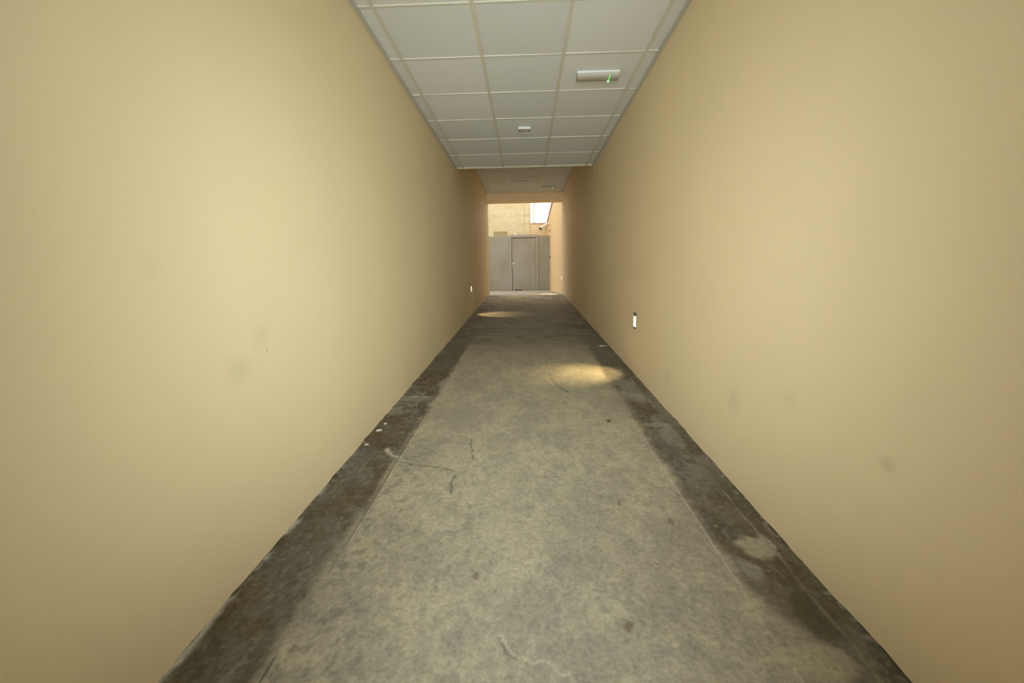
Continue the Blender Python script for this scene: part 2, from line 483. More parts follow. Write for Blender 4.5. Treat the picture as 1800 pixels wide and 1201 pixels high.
    paint(line([(0.219, 3.668), (0.26, 3.50), (0.29, 3.38), (0.344, 3.276)], 0.007), (0.05, 0.042, 0.03), 0.8)
    paint(line([(0.20, 4.2), (0.215, 3.9), (0.219, 3.668)], 0.005), (0.08, 0.07, 0.05), 0.5)
    paint(line([(-0.085, 1.10), (-0.055, 1.05), (-0.035, 1.02), (0.02, 1.012), (0.06, 0.995), (0.105, 0.975)], 0.007), sand * 1.12, 0.85)
    paint(line([(-0.09, 1.09), (-0.06, 1.04), (-0.04, 1.01)], 0.006), (0.10, 0.10, 0.085), 0.5)
    for k, (px, py) in enumerate([(0.42, 1.758), (0.09, 1.99), (-0.19, 1.32), (0.30, 1.12), (0.60, 1.62)]):
        paint(blob(px, py, 0.012, 0.016), (0.13, 0.095, 0.055), 0.7)
    # joints: saw cut left, pale filled joint right, one cross joint
    jl = np.abs(X + 0.732 + 0.004 * np.sin(Y * 3)); jr = np.abs(X - 0.719 - 0.003 * np.sin(Y * 2.3))
    broken = sstep(0.35, 0.5, fbm(Y * 2.5 + 0 * X, Y * 0 + 3.3, 121, 3))
    wj = 0.0030 + 0.0006 * Y
    paint(sstep(wj, wj * 0.4, jl) * broken, (0.055, 0.048, 0.034), 0.8)
    paint(sstep(0.008, 0.003, np.abs(X + 0.722)) * broken * sstep(4, 2, Y), sand, 0.4)
    paint(sstep(0.0055, 0.0025, jr) * sstep(3.0, 2.0, Y) * (0.45 + 0.55 * broken), np.array([0.44, 0.40, 0.30]), 0.7)
    paint(sstep(wj, wj * 0.4, jr) * sstep(4.5, 6, Y), (0.06, 0.05, 0.035), 0.6)
    paint(sstep(0.022, 0.008, np.abs(Y - 3.19 - 0.01 * warp)) * (0.35 + 0.65 * sstep(-0.72, -0.8, X)), sand, 0.5)
    # whitewash drips along the foot of the left wall, mortar smears at the right
    foot = X - XL
    drip = sstep(0.030, 0.004, foot - 0.03 * (fbm(X * 0 + 1, Y * 14, 131, 3) - 0.5)) * sstep(0.52, 0.62, fbm(X * 3, Y * 7, 133, 4)) * sstep(2.4, 1.2, Y)
    paint(drip, (0.62, 0.60, 0.53), 0.9)
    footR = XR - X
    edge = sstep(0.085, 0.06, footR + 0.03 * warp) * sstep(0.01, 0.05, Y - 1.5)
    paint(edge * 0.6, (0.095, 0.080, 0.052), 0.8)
    paint(sstep(0.010, 0.004, np.abs(footR - 0.075 + 0.03 * warp)) * sstep(0.45, 0.6, fbm(X * 2, Y * 4, 141, 3)), pale, 0.6)
    crumb = sstep(0.70, 0.76, vnoise(X * 60, Y * 50, 151)) * sstep(0.05, 0.0, np.minimum(foot, footR))
    paint(crumb, (0.40, 0.37, 0.30), 0.6)
    Z = FS * Y + 0.0012 * (mott2 - 0.5) - 0.004 * sstep(wj * 1.2, wj * 0.3, jl) * broken
    nx, ny = len(xs), len(ys)
    co = np.stack([X, Y, Z], -1).reshape(-1, 3).astype(np.float32)
    idx = np.arange(nx * ny).reshape(ny, nx)
    q = np.stack([idx[:-1, :-1], idx[:-1, 1:], idx[1:, 1:], idx[1:, :-1]], -1).reshape(-1, 4)
    me = bpy.data.meshes.new('floor')
    me.vertices.add(len(co)); me.vertices.foreach_set('co', co.ravel())
    me.loops.add(q.size); me.loops.foreach_set('vertex_index', q.ravel().astype(np.int32))
    me.polygons.add(len(q)); me.polygons.foreach_set('loop_start', np.arange(0, q.size, 4, dtype=np.int32))
    me.update(calc_edges=True); me.validate()
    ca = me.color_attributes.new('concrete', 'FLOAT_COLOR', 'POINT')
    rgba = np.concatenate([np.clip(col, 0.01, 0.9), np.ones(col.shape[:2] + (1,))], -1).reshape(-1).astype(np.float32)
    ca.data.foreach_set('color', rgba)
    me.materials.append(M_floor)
    for p in (0,): me.polygons.foreach_set('use_smooth', np.ones(len(q), dtype=bool))
    o = bpy.data.objects.new('floor', me); C.objects.link(o)
    o['kind'] = 'structure'; o['label'] = 'worn grey concrete ramp floor with dark bands along both walls'; o['category'] = 'floor'
    return o
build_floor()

# slab below the ramp, courtyard floor
bm = bmesh.new()
add_prism(bm, [(YB, FS * YB - 0.02), (YB, -0.5), (YRT, -0.5), (YRT, FS * YRT - 0.02)], 0, XL - 0.25, XR + 0.25)
struct('floor_slab', bm, M_mortar)
bm = bmesh.new()
ysq = [YRT + (24.0 - YRT) * k / 60 for k in range(61)]
xsq = [-6.0 + 7.25 * k / 40 for k in range(41)]
g = [[bm.verts.new((x, y, floor_z(y) + (random.uniform(-0.004, 0.004) if y > YRT else 0))) for x in xsq] for y in ysq]
for j in range(60):
    for i in range(40): bm.faces.new((g[j][i], g[j][i + 1], g[j + 1][i + 1], g[j + 1][i]))
struct('courtyard_floor', bm, M_court, 'pale concrete courtyard floor in front of the grey gate', 'floor', smooth=True)

# ------------------------------------------------------------------ walls of the passage
LAMPS = [(XR, 3.822, E - 0.392, -1), (XL, 7.70, E - 0.152, 1), (XR, 11.72, E + 0.03, -1)]
NW, NH = 0.096, 0.135            # niche of the step lights
def plaster_wall(name, x, side, y_end, top, mat, label):
    bm = bmesh.new()
    inw = -side                                  # direction into the passage
    ys = list(np.arange(YB, 0.5, 0.4)) + list(np.arange(0.6, y_end, 0.035)) + [y_end]
    holes = [(ly - NW / 2, ly + NW / 2, lz - NH / 2, lz + NH / 2) for lx, ly, lz, s in LAMPS if abs(lx - x) < 1e-6]
    for h in holes:
        ys = [v for v in ys if not (h[0] - 0.012 < v < h[1] + 0.012)] + [h[0], h[1]]
    ys.sort()
    yy = np.array(ys)
    jit = 0.016 * (fbm(yy * 7, yy * 0 + (3 if side > 0 else 8), 7, 4, 0.6) - 0.42) + 0.006 * (vnoise(yy * 40, yy * 0 + 2, 5) - 0.5)
    lat = 0.010 * (fbm(yy * 2.2, yy * 0 + (1 if side > 0 else 6), 9, 3, 0.5) - 0.5)
    rows = []
    for i, y in enumerate(ys):
        fz = floor_z(y)
        c = {}
        c['lip'] = bm.verts.new((x + side * 0.014, y, fz + max(jit[i], -0.004)))
        c['b'] = bm.verts.new((x + inw * (0.004 + lat[i]), y, fz + max(jit[i], -0.004)))
        c['l2'] = bm.verts.new(c['b'].co)
        c['m'] = bm.verts.new((x + inw * (0.002 + lat[i] * 0.6), y, fz + 0.07))
        c['s'] = bm.verts.new((x, y, fz + 0.20))
        c['t'] = bm.verts.new((x, y, top(y)))
        for k, h in enumerate(holes):
            if abs(y - h[0]) < 1e-9 or abs(y - h[1]) < 1e-9:
                c['h0'] = bm.verts.new((x, y, h[2])); c['h1'] = bm.verts.new((x, y, h[3]))
        rows.append(c)
    def F(a, b, k0, k1):
        vs = (a[k0], b[k0], b[k1], a[k1])
        f = bm.faces.new(vs if side > 0 else vs[::-1]); f.smooth = True
    for a, b in zip(rows, rows[1:]):
        F(a, b, 'lip', 'l2'); F(a, b, 'b', 'm'); F(a, b, 'm', 's')
        if 'h0' in a and 'h0' in b:
            F(a, b, 's', 'h0'); F(a, b, 'h1', 't')
        else:
            # keep the long edge straight past the niche corners
            if 'h0' in a:
                bm.faces.new([a['s'], b['s'], b['t'], a['t'], a['h1'], a['h0']])
            elif 'h0' in b:
                bm.faces.new([a['s'], b['s'], b['h0'], b['h1'], b['t'], a['t']])
            else: F(a, b, 's', 't')
    bmesh.ops.recalc_face_normals(bm, faces=bm.faces[:])
    for f in bm.faces:
        if f.calc_center_median().y > YL1: f.material_index = 1      # outside: same wall, warmer daylit tone put into its colour
    return struct(name, bm, [mat, M_plain], label, 'wall')
def right_top(y):
    if y < YL1: return E + 2.75
    return E + 2.746 - 0.0640 * (y - 15.7)
plaster_wall('wall_left', XL, -1, YL1, lambda y: E + 2.75, M_left, 'long cream plastered wall on the left of the passage')
plaster_wall('wall_right', XR, 1, 19.45, right_top, M_right, 'long cream plastered wall on the right running on past the gate')

# masonry behind the plaster, mortar line at the foot
bm = bmesh.new()
add_box(bm, XL - 0.35, XL - 0.12, YB, YL1 - 0.001, -0.5, E + 2.75)
add_box(bm, XL - 0.12, XL, YL1 - 0.03, YL1, 0.4, E + 2.75)
struct('wall_left_masonry', bm, M_left)
bm = bmesh.new()
add_prism(bm, [(YB, -0.5), (19.45, -0.5), (19.45, right_top(19.45)), (YL1, right_top(YL1 + .001)), (YL1, E + 2.75), (YB, E + 2.75)], 0, XR + 0.12, XR + 0.30)
struct('wall_right_masonry', bm, M_right)
for nm, x0, x1, ye in (('trim_1', XL - 0.119, XL - 0.010, YL1 - 0.035), ('trim_2', XR + 0.010, XR + 0.119, 19.4)):
    bm = bmesh.new()
    n = 40
    pts = [(YB + (ye - YB) * k / n, 0) for k in range(n + 1)]
    lo = [(y, floor_z(y) - 0.03) for y, _ in pts]; hi = [(y, floor_z(y) + 0.10) for y, _ in pts[::-1]]
    add_prism(bm, lo + hi, 0, x0, x1)
    struct(nm, bm, M_mortar)

# coping along the falling top of the right courtyard wall
bm = bmesh.new()
for ya, yb, up in ((YL1 + 0.01, 17.05, 0.045), (17.03, 17.30, 0.075), (17.28, 19.45, 0.040)):
    za, zb = right_top(ya + 0.001), right_top(yb)
    add_prism(bm, [(ya, za - 0.03), (yb, zb - 0.03), (yb, zb + up), (ya, za + up)], 0, XR - 0.03, XR + 0.31)
struct('trim_3', bm, M_brown, 'thin brown coping along the top of the right courtyard wall', 'coping')

# ------------------------------------------------------------------ suspended ceilings
COLS = [-0.9037 + 0.6 * k for k in range(4)]
def ceiling(name, H, y0, y1, rows, label, seed):
    rnd = random.Random(seed)
    xe = [XL + 0.004] + COLS + [XR - 0.004]
    ye = [y0] + [r for r in rows if y0 < r < y1] + [y1]
    bm = bmesh.new()
    tone = bm.faces.layers.float_color.new('tone')
    for i in range(len(xe) - 1):
        for j in range(len(ye) - 1):
            a, b, c, d = xe[i] + 0.004, xe[i + 1] - 0.004, ye[j] + 0.004, ye[j + 1] - 0.004
            tz = [H + 0.004 + rnd.uniform(0, 0.0045) for _ in range(4)]
            sag = rnd.uniform(0.0, 0.003)
            n = 6
            vv = []
            for q in range(n + 1):
                row = []
                for p in range(n + 1):
                    u, v = p / n, q / n
                    z = tz[0] * (1 - u) * (1 - v) + tz[1] * u * (1 - v) + tz[2] * u * v + tz[3] * (1 - u) * v
                    z -= sag * 16 * u * (1 - u) * v * (1 - v)
                    row.append(bm.verts.new((a + (b - a) * u, c + (d - c) * v, z)))
                vv.append(row)
            t = rnd.uniform(0.93, 1.04); wr = rnd.uniform(-0.012, 0.012)
            for q in range(n):
                for p in range(n):
                    f = bm.faces.new((vv[q][p], vv[q + 1][p], vv[q + 1][p + 1], vv[q][p + 1]))
                    f[tone] = (t + wr, t, t - wr, 1); f.smooth = True
            # upper face so that the board has thickness
            f = bm.faces.new([bm.verts.new(v) for v in ((a, c, H + 0.022), (b, c, H + 0.022), (b, d, H + 0.022), (a, d, H + 0.022))]); f[tone] = (1, 1, 1, 1)
    o = struct(name, bm, M_tile, label, 'ceiling')
    g = bmesh.new()
    for x in COLS: add_box(g, x - 0.012, x + 0.012, y0, y1, H + 0.0005, H + 0.0085)
    for y in ye[1:-1]: add_box(g, XL, XR, y - 0.008, y + 0.008, H + 0.0015, H + 0.0075)
    gr = obj('ceiling_grid', g, M_grid, o)
    a = bmesh.new()
    add_box(a, XL + 0.001, XL + 0.026, y0, y1, H - 0.003, H + 0.012)
    add_box(a, XR - 0.026, XR - 0.001, y0, y1, H - 0.003, H + 0.012)
    obj('wall_angle', a, M_angle, o)
    return o
c1 = ceiling('ceiling', H1, YB, Y1, [2.713 + 0.6 * k for k in range(-8, 7)], 'lower suspended ceiling of pale square tiles over the near passage', 3)
bm = bmesh.new(); add_box(bm, XL + 0.001, XR - 0.001, Y1 - 0.004, Y1 + 0.022, H1 - 0.002, H1 + 0.035, 0.002)
obj('edge_trim', bm, M_edge, c1)
bm = bmesh.new(); add_box(bm, XL + 0.002, XR - 0.002, Y1 + 0.003, Y1 + 0.02, H1 + 0.035, H2 + 0.02)  # added unseen board, keeps light from leaking above the lower ceiling
struct('ceiling_light_stop', bm, M_plain)
c2 = ceiling('ceiling_high', H2, Y1 + 0.02, YL0, [8.905 + 0.6 * k for k in range(-4, 5)], 'higher suspended tiled ceiling at the far end of the passage', 8)

# added unseen end wall, dark to hold back stray and bounced light
bm = bmesh.new()
add_box(bm, XL, -0.42, YB + 0.02, -0.45, -0.1, H1 + 0.03); add_box(bm, 0.42, XR, YB + 0.02, -0.45, -0.1, H1 + 0.03)
add_box(bm, -0.42, 0.42, YB + 0.02, -0.45, E + 1.05, H1 + 0.03)
struct('rear_light_blocker', bm, material('dark_blocker', (0.16, 0.13, 0.09), 0.7)[0])

# lintel, facade and unseen mass above, sized to shade the courtyard
bm = bmesh.new(); add_box(bm, XL - 0.12, XR + 0.12, YL0, YL1, ZL, E + 2.80)
struct('lintel', bm, M_plain, 'peach plastered beam over the far opening of the passage', 'beam')
bm = bmesh.new()
add_box(bm, -15.0, XR + 0.30, YB, YL1, E + 2.76, E + 13.0)
add_box(bm, -15.0, XL - 0.30, YL1 - 0.25, YL1, 0.0, E + 2.76)
struct('facade_shade_mass', bm, M_roofdark)

# ------------------------------------------------------------------ recessed wall step lights
def step_light(i, label):
    x, y, z, s = LAMPS[i]                     # s: direction into the passage (+x / -x)
    t = thing('step_light', label, 'wall light', (x, y, z), 'recessed step lights low on the passage walls')
    D = 0.085
    def bx(b, d0, d1, y0, y1, z0, z1, bev=0.0): add_box(b, min(-s * d0, -s * d1), max(-s * d0, -s * d1), y0, y1, z0, z1, bev)
    hy, hz = NW / 2, NH / 2
    b = bmesh.new(); th = 0.003               # recessed box, open to the passage
    bx(b, D - th, D, -hy, hy, -hz, hz)
    bx(b, 0, D, -hy, -hy + th, -hz, hz); bx(b, 0, D, hy - th, hy, -hz, hz)
    bx(b, 0, D, -hy, hy, hz - th, hz); bx(b, 0, D, -hy, hy, -hz, -hz + th)
    obj('housing', b, M_darkgrey, t)
    b = bmesh.new()                           # slim rim on the wall
    for a0, a1, c0, c1 in ((-hy - .005, -hy + .004, -hz - .006, hz + .005), (hy - .004, hy + .005, -hz - .006, hz + .005), (-hy - .005, hy + .005, hz - .004, hz + .005), (-hy - .005, hy + .005, -hz - .008, -hz + .006)):
        bx(b, -0.004, 0.004, a0, a1, c0, c1)
    obj('rim', b, M_rim, t)
    zt = hz - 0.030                           # top of the bright lens, above it a dark strip as the housing's shade
    b = bmesh.new(); bx(b, -0.001, 0.006, -hy + .004, hy - .004, zt, hz - .004)
    obj('shade_strip', b, M_shade, t)
    b = bmesh.new(); bx(b, -0.003, 0.008, -hy + 0.006, hy - 0.006, -hz + 0.008, zt - 0.001, 0.002)
    obj('lens', b, M_warm, t)
    ld = bpy.data.lights.new('step_light_beam', 'SPOT')
    ld.energy = 100.0 if i == 2 else 50.0; ld.color = (1.0, 0.74, 0.37); ld.spot_size = math.radians(66); ld.spot_blend = 1.0; ld.shadow_soft_size = 0.02
    lo = bpy.data.objects.new('step_light_beam', ld); C.objects.link(lo); lo.parent = t
    lo.location = (s * 0.016, 0, 0.0)
    lo.rotation_euler = Vector((s * 0.42, 0, -0.52)).to_track_quat('-Z', 'Y').to_euler()
    lo.scale = (0.98, 1, 1)
    return t
step_light(0, 'lit recessed step light low on the right wall, nearest of the wall lights')
step_light(1, 'small lit recessed step light low on the left wall')
step_light(2, 'tiny lit recessed step light on the right wall just outside the far opening')

# ------------------------------------------------------------------ ceiling fixtures
def emergency_light(loc, label):
    t = thing('emergency_light', label, 'emergency light', loc, 'emergency bulkhead lights on the tiled ceilings')
    L, W, Dp = 0.338, 0.110, 0.046
    b = bmesh.new()
    add_box(b, 0, L, 0, W, -0.016, 0.0, 0.003)
    obj('housing', b, M_white, t)
    b = bmesh.new()
    prof = [(0.003, -0.014), (0.007, -0.030), (0.018, -0.041), (0.036, -Dp), (0.078, -Dp), (0.094, -0.040), (0.104, -0.028), (0.107, -0.014)]
    add_prism(b, prof, 0, 0.008, L - 0.008)
    obj('diffuser', b, M_diff, t, True)
    for x0, x1 in ((0.002, 0.009), (L - 0.009, L - 0.002)):
        b = bmesh.new()
        add_prism(b, [(p[0] * 0.98 + 0.001, p[1] - 0.001) for p in prof], 0, x0, x1)
        obj('end_cap', b, M_greyplastic, t)
    b = bmesh.new()
    add_tube(b, (L - 0.036, 0.045, -Dp - 0.002), (L - 0.036, 0.045, -Dp + 0.004), 0.008, seg=16)
    obj('test_button', b, M_greyplastic, t)
    b = bmesh.new()                                           # glowing strip for the green streak the LED shows in the cover
    path = [(0.0085, -0.0318, 0.0008), (0.0175, -0.0425, 0.0012), (0.0360, -Dp - 0.0015, 0.0016), (0.0600, -Dp - 0.0016, 0.0026), (0.0790, -Dp - 0.0016, 0.0046), (0.0925, -0.0415, 0.0056)]
    lv = [(b.verts.new((L - 0.079 - w_ * 1.3, y_, z_)), b.verts.new((L - 0.079 + w_ * 1.3, y_, z_))) for y_, z_, w_ in path]
    for (p0, p1), (q0, q1) in zip(lv, lv[1:]): b.faces.new((p0, p1, q1, q0))
    bmesh.ops.solidify(b, geom=b.faces[:], thickness=0.0008)
    ind = obj('indicator', b, M_green, t)
    b = bmesh.new()
    bmesh.ops.create_uvsphere(b, u_segments=12, v_segments=8, radius=0.0075)
    b.transform(Matrix.Translation((L - 0.0785, 0.088, -Dp + 0.002)))
    obj('bulb', b, M_greenhot, ind)
    return t
emergency_light((0.428, 3.568, H1 + 0.004), 'emergency light with green indicator on the lower near ceiling')
emergency_light((0.418, 10.43, H2 + 0.004), 'emergency light with green dot on the higher far ceiling')

def square_fixture(loc, label):
    t = thing('ceiling_light', label, 'ceiling light', loc, 'small square fixtures on the tiled ceilings')
    S, D = 0.128, 0.024
    b = bmesh.new()
    add_box(b, 0, S, 0, 0.006, -D, 0); add_box(b, 0, S, S - 0.006, S, -D, 0)
    add_box(b, 0, 0.006, 0.006, S - 0.006, -D, 0); add_box(b, S - 0.006, S, 0.006, S - 0.006, -D, 0)
    obj('casing', b, M_white, t)
    b = bmesh.new()
    for x0, x1, y0, y1 in ((0.0062, 0.014, 0.0062, S - 0.0062), (S - 0.014, S - 0.0062, 0.0062, S - 0.0062), (0.014, S - 0.014, 0.0062, 0.014), (0.014, S - 0.014, S - 0.014, S - 0.0062)):
        add_box(b, x0, x1, y0, y1, -D + 0.003, -0.002)
    obj('inner_frame', b, M_darkgrey, t)
    b = bmesh.new(); add_box(b, 0.014, S - 0.014, 0.014, S - 0.014, -D + 0.006, -0.002)
    obj('cover', b, M_panelgrey, t)
    return t
square_fixture((-0.061, 4.748, H1 + 0.004), 'small square box fixture in the middle of the lower near ceiling')
square_fixture((-0.064, 9.76, H2 + 0.004), 'small square box fixture in the middle of the higher far ceiling')

# ------------------------------------------------------------------ steel gate with its door
GZ = floor_z(YG)
PT = E + 1.760
gate = thing('steel_gate', 'grey steel partition gate closing the courtyard, with a door in it', 'gate', (0, YG, GZ))
def gbox(b, x0, x1, z0, z1, d0=0.0, d1=0.045, bev=0.0): add_box(b, x0, x1, d0, d1, z0 - GZ, z1 - GZ, bev)
b = bmesh.new(); gbox(b, -3.2, -0.612, GZ + 0.008, PT, 0.0, 0.045, 0.002)
obj('panel', b, M_steel, gate)
b = bmesh.new(); gbox(b, 0.512, 1.003, GZ + 0.008, PT, 0.0, 0.045, 0.002)
obj('panel', b, M_steel, gate)
b = bmesh.new(); gbox(b, 0.530, 0.556, GZ + 0.004, PT + 0.01, -0.016, 0.0, 0.002)
gbox(b, 0.962, 1.003, GZ + 0.004, PT + 0.004, -0.012, 0.0, 0.002)
obj('stiffener', b, M_steel, gate)
b = bmesh.new()
gbox(b, -0.625, -0.578, GZ, E + 1.81, -0.03, 0.06, 0.003)
gbox(b, 0.450, 0.512, GZ, E + 1.81, -0.03, 0.06, 0.003)
gbox(b, -0.640, 0.530, E + 1.745, E + 1.812, -0.035, 0.06, 0.003)
gbox(b, -0.580, 0.452, E + 1.703, E + 1.746, -0.022, 0.06)
obj('door_frame', b, M_frame, gate)
b = bmesh.new()
gbox(b, -0.560, 0.440, GZ + 0.042, E + 1.680, 0.004, 0.045, 0.002)
gbox(b, -0.560, -0.462, GZ + 0.006, GZ + 0.042, 0.004, 0.045)
gbox(b, -0.150, 0.440, GZ + 0.006, GZ + 0.042, 0.004, 0.045)
leaf = obj('door_leaf', b, M_steel, gate)
b = bmesh.new(); gbox(b, -0.466, -0.146, GZ + 0.002, GZ + 0.046, 0.022, 0.04)  # black backing added to make the gap under the leaf dark
obj('gap_backing', b, M_black, gate)
# black strips put in as the shade in the slot around the leaf
b = bmesh.new()
gbox(b, -0.580, 0.452, E + 1.678, E + 1.705, 0.03, 0.05); gbox(b, -0.580, -0.558, GZ, E + 1.70, 0.03, 0.05); gbox(b, 0.438, 0.452, GZ, E + 1.70, 0.03, 0.05)
obj('slot_shade', b, M_black, gate)
hz_ = E + 0.664 - GZ
b = bmesh.new()
add_tube(b, (-0.530, 0.006, hz_), (-0.530, -0.010, hz_), 0.026, seg=24, bev=0.003)
add_tube(b, (-0.530, -0.008, hz_), (-0.530, -0.055, hz_), 0.011)
add_tube(b, (-0.540, -0.052, hz_), (-0.42, -0.052, hz_ + 0.002), 0.0105, bev=0.004)
obj('lever_handle', b, M_chrome, leaf, True)
b = bmesh.new()
add_tube(b, (-0.530, 0.006, hz_ - 0.085), (-0.530, -0.012, hz_ - 0.085), 0.024, seg=24, bev=0.003)
add_box(b, -0.534, -0.526, -0.014, -0.011, hz_ - 0.097, hz_ - 0.073)
obj('lock_escutcheon', b, M_chrome, leaf, True)
b = bmesh.new()
for zz in (E + 1.377,):
    add_tube(b, (0.972, -0.018, zz - GZ - 0.03), (0.972, -0.018, zz - GZ + 0.03), 0.012)
obj('hinge', b, M_darkgrey, gate)

# little lamp on the gate
t = thing('gate_lamp', 'small white domed lamp on top of the grey door frame', 'lamp', (-0.415, YG + 0.02, E + 1.812))
b = bmesh.new(); add_tube(b, (0, 0, 0), (0, 0, 0.02), 0.05, seg=24)
obj('base', b, M_lampwhite, t)
b = bmesh.new(); add_lathe(b, [(0.045, 0.02), (0.045, 0.05), (0.040, 0.07), (0.026, 0.086), (0, 0.092)], Matrix.Identity(4))
obj('dome', b, M_lampwhite, t, True)

# black box on the wall next to the gate
t = thing('wall_switch_box', 'small black box on the right wall beside the grey gate', 'switch', (XR, 17.20, E + 0.885))
b = bmesh.new(); add_box(b, -0.022, 0.0, -0.05, 0.05, -0.062, 0.062, 0.005)
obj('casing', b, M_black, t)
b = bmesh.new(); add_box(b, -0.026, -0.021, -0.03, 0.03, -0.035, 0.035, 0.002)
obj('button', b, M_darkgrey, t)

# ------------------------------------------------------------------ security camera
t = thing('security_camera', 'ivory security camera on a wall bracket above the gate', 'camera', (XR, 17.1, E + 1.915))
org = Vector((XR, 17.1, E + 1.915))
front = Vector((0.600, 16.72, E + 1.955)) - org
rear = Vector((0.925, 17.08, E + 2.165)) - org
d = (rear - front).normalized()
b = bmesh.new()
R0 = 0.073
q = d.to_track_quat('Z', 'Y').to_matrix().to_4x4()
Lh = (rear - front).length
add_lathe(b, [(R0 - 0.006, 0.03), (R0 - 0.006, 0.0), (R0, 0.0), (R0, Lh - 0.03), (R0 - 0.012, Lh - 0.006), (0.03, Lh), (0, Lh)], Matrix.Translation(front) @ q, 28)
hs = obj('housing', b, M_cambody, t, True)
b = bmesh.new()
add_lathe(b, [(0, 0.010), (0.032, 0.010), (0.036, 0.024)], Matrix.Translation(front) @ q, 24)
obj('lens', b, M_lens, hs, True)
b = bmesh.new(); add_lathe(b, [(0, 0.026), (R0 - 0.007, 0.026)], Matrix.Translation(front) @ q, 28)
obj('face_plate', b, M_greyplastic, hs)
b = bmesh.new()                                               # sun shield over the housing
up = Vector((0, 0, 1)); side = d.cross(up).normalized(); upv = side.cross(d).normalized()
arc = [math.radians(a) for a in range(20, 161, 14)]
for rr0, rr1 in ((R0 + 0.004, R0 + 0.008),):
    o_ = [side * (rr1 * math.cos(a)) + upv * (rr1 * math.sin(a)) for a in arc]
    i_ = [side * (rr0 * math.cos(a)) + upv * (rr0 * math.sin(a)) for a in arc]
    A = [b.verts.new(front - d * 0.025 + v) for v in o_]; B = [b.verts.new(rear - d * 0.02 + v) for v in o_]
    A2 = [b.verts.new(front - d * 0.025 + v) for v in i_]; B2 = [b.verts.new(rear - d * 0.02 + v) for v in i_]
    for k in range(len(arc) - 1):
        b.faces.new((A[k], A[k + 1], B[k + 1], B[k])); b.faces.new((A2[k], B2[k], B2[k + 1], A2[k + 1]))
        b.faces.new((A[k], A2[k], A2[k + 1], A[k + 1])); b.faces.new((B[k], B[k + 1], B2[k + 1], B2[k]))
    b.faces.new((A[0], B[0], B2[0], A2[0])); b.faces.new((A[-1], A2[-1], B2[-1], B[-1]))
bmesh.ops.recalc_face_normals(b, faces=b.faces[:])
obj('sun_shield', b, M_cambody, hs, True)
b = bmesh.new()
mid_ = front * 0.35 + rear * 0.65
elbow = Vector((-0.24, mid_.y, 0.0))
add_tube(b, (0.0, 0.0, 0.0), elbow, 0.018)
add_tube(b, elbow, mid_ - upv * (R0 - 0.004), 0.016)
bmesh.ops.create_uvsphere(b, u_segments=14, v_segments=10, radius=0.024, matrix=Matrix.Translation(elbow))
obj('bracket', b, M_cambody, t, True)
b = bmesh.new(); add_tube(b, (0.004, 0, 0), (-0.016, 0, 0), 0.045, seg=24, bev=0.003)
obj('base_plate', b, M_frame, t, True)

# ------------------------------------------------------------------ behind the gate
bm = bmesh.new(); add_box(bm, 0.10, XR + 0.12, 19.44, 19.66, 0.0, E + 2.50)
struct('wall_back', bm, material('pale_peach_paint', (0.86, 0.71, 0.48), 0.7)[0], 'low peach wall behind the gate under the white facade', 'wall')
bm = bmesh.new(); add_box(bm, 0.10, XR + 0.12, 19.415, 19.68, E + 2.50, E + 2.532)
struct('trim_4', bm, M_brown)

t = thing('stone_building', 'sand coloured stone clad building rising behind the left of the gate', 'building', (-2.5, 18.9, 0.5))
b = bmesh.new(); add_box(b, -3.5, 2.733, 0.0, 4.0, -0.5, 6.6)
obj('wall', b, M_stone, t)
b = bmesh.new()                                               # drip joint between cladding fields
add_box(b, 2.474, 2.488, -0.006, 0.0, -0.4, 6.4)
add_box(b, 2.70, 2.733, -0.018, 0.0, -0.4, 6.5)
obj('joint', b, material('stone_joint', (0.60, 0.47, 0.26), 0.8)[0], t)
b = bmesh.new()
vx0, vx1, vz0, vz1 = -1.40 + 2.5, -0.815 + 2.5, E + 1.93 - 0.5, E + 2.11 - 0.5
for k in range(6):
    z = vz0 + (vz1 - vz0) * (k + 0.5) / 6
    add_prism(b, [(-0.012, z - 0.014), (0.0, z + 0.012), (-0.002, z + 0.014), (-0.016, z - 0.012)], 0, vx0, vx1)
for x0, x1, z0, z1 in ((vx0 - .02, vx0, vz0 - .02, vz1 + .02), (vx1, vx1 + .02, vz0 - .02, vz1 + .02), (vx0, vx1, vz1, vz1 + .02), (vx0, vx1, vz0 - .02, vz0)):
    add_box(b, x0, x1, -0.02, 0.0, z0, z1)
obj('vent_grille', b, M_grille, t)

t = thing('white_building', 'bright white sunlit building beyond the courtyard', 'building', (2.5, 26.0, 0.4))
b = bmesh.new(); add_box(b, -2.9, 4.0, 0.0, 4.0, -0.4, 10.0)
obj('wall', b, M_facade, t)
b = bmesh.new(); add_box(b, 1.19 - 2.5, 1.205 - 2.5, -0.006, 0.0, 0.0, 9.8)
obj('joint', b, M_facade, t)
px_, py_ = 0.532 - 2.5, -0.085
b = bmesh.new(); add_tube(b, (px_, py_, 0), (px_, py_, 8.0), 0.042, seg=16)
pipe = obj('drain_pipe', b, M_pipe, t, True)
pipe['label'] = 'beige drain pipe'
for zz in (E + 3.45 - 0.4, E + 4.45 - 0.4, E + 5.4 - 0.4):
    b = bmesh.new(); add_tube(b, (px_, py_, zz - 0.03), (px_, py_, zz + 0.03), 0.058, seg=16); add_box(b, px_ - 0.015, px_ + 0.015, py_, 0.0, zz - 0.02, zz + 0.02)
    obj('bracket', b, M_pipe, pipe)

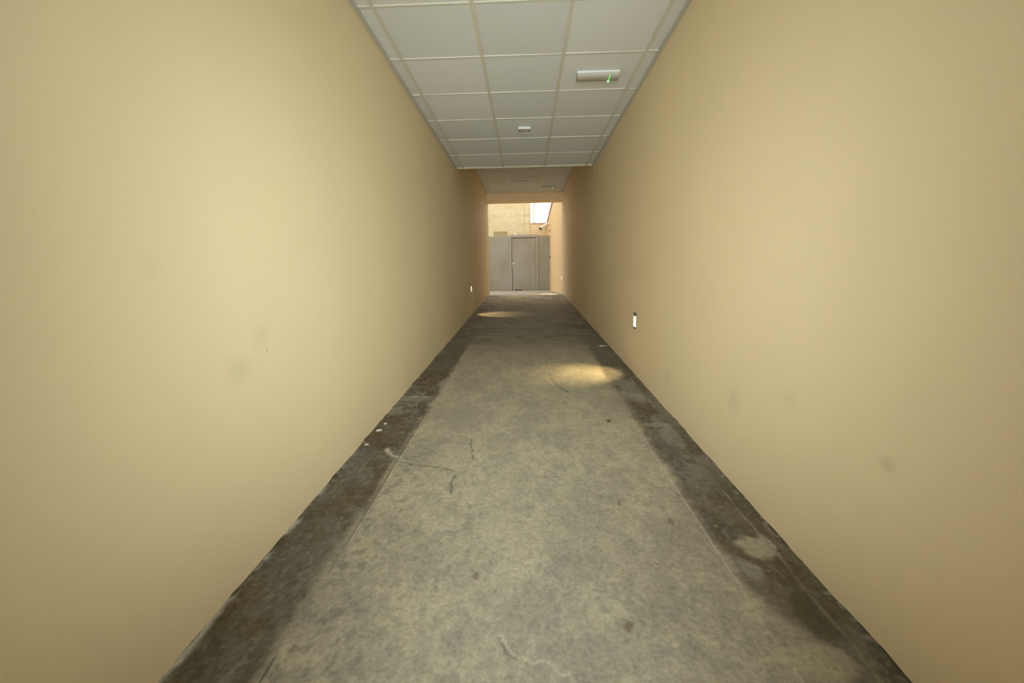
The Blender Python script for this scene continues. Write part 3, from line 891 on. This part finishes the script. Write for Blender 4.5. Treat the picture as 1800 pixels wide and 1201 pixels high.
# ------------------------------------------------------------------ litter on the floor
def leaf_obj(name, label, cat, x, y, L, W, rot, rgb, curl=0.2, group=None):
    b = bmesh.new()
    n = 8
    top = []
    for k in range(n + 1):
        u = k / n
        wd = W * math.sin(math.pi * (0.08 + 0.88 * u)) ** 0.8
        z = curl * L * (u - 0.5) ** 2 + 0.0015
        row = []
        for v in (-1, -0.5, 0, 0.5, 1):
            row.append(b.verts.new((L * (u - 0.5), v * wd, z + curl * W * v * v)))
        top.append(row)
    for a, c in zip(top, top[1:]):
        for k in range(4): b.faces.new((a[k], c[k], c[k + 1], a[k + 1]))
    bmesh.ops.solidify(b, geom=b.faces[:], thickness=0.0012)
    m, nn, l, bs = material(name + '_surface', rgb, 0.6)
    l.new(ramp(m.node_tree, noise(m.node_tree, 120, 3), [(0.3, tuple(c * 0.75 for c in rgb)), (0.7, rgb)]), bs.inputs['Base Color'])
    o = obj(name, b, m, None, True)
    o.location = (x, y, floor_z(y) + 0.001); o.rotation_euler = (math.atan(FS), 0, rot)
    return tag(o, label, cat, group)
leaf_obj('leaf', 'small yellow leaf on the floor beside the left dark band', 'leaf', -0.754, 2.736, 0.030, 0.011, 0.2, (0.72, 0.52, 0.10))
leaf_obj('leaf', 'curled brown leaf on the floor toward the right dark band', 'leaf', 0.549, 2.675, 0.040, 0.014, 0.9, (0.26, 0.17, 0.07), 0.5)
leaf_obj('paper_scrap', 'tiny yellow scrap on the floor close to the lower left joint', 'litter', -0.655, 1.475, 0.013, 0.004, 0.7, (0.75, 0.62, 0.12))
leaf_obj('paper_scrap', 'tiny red scrap on the floor past the right light patch', 'litter', 0.524, 4.649, 0.022, 0.010, 0.3, (0.60, 0.12, 0.05))
leaf_obj('paper_scrap', 'tiny blue scrap on the floor near the end of the ramp', 'litter', 0.416, 9.015, 0.050, 0.022, 0.3, (0.05, 0.06, 0.28))
# pale splinter of wood by the right wall
b = bmesh.new()
pv = None
for k, (a, c) in enumerate([((-0.045, 0.002, 0.004), (-0.012, -0.001, 0.006)), ((-0.012, -0.001, 0.006), (0.02, 0.0, 0.006)), ((0.02, 0.0, 0.006), (0.047, 0.006, 0.004))]):
    add_tube(b, a, c, 0.0042 - 0.0004 * k, 0.0038 - 0.0008 * k, 8)
o = obj('wood_splinter', b, material('pale_wood', (0.62, 0.50, 0.30), 0.7)[0], None, True)
o.location = (0.926, 4.936, floor_z(4.936)); tag(o, 'pale wood splinter lying by the foot of the right wall', 'splinter')
# plaster chips fallen from the left wall
rnd = random.Random(2)
M_chip = material('plaster_chip_white', (0.50, 0.47, 0.38), 0.85)[0]
for (x, y, s_, lab) in ((-0.967, 2.655, 0.013, 'flat plaster chip at the left wall foot, farthest of three chips'),
                       (-0.970, 2.545, 0.019, 'largest white plaster chip at the foot of the left wall'),
                       (-0.975, 2.345, 0.014, 'white plaster chip at the left wall foot, nearest of three chips')):
    b = bmesh.new()
    bmesh.ops.create_icosphere(b, subdivisions=2, radius=1.0)
    for v in b.verts:
        k = 1 + rnd.uniform(-0.18, 0.18)
        v.co = Vector((v.co.x * s_ * 1.1 * k, v.co.y * s_ * 0.8 * k, max(v.co.z, -0.6) * s_ * 0.35 * k + 0.2 * s_))
    o = obj('plaster_chip', b, M_chip)
    o.location = (x, y, floor_z(y)); o.rotation_euler = (0, 0, rnd.uniform(0, 3))
    tag(o, lab, 'plaster chip', 'plaster chips along the left wall')
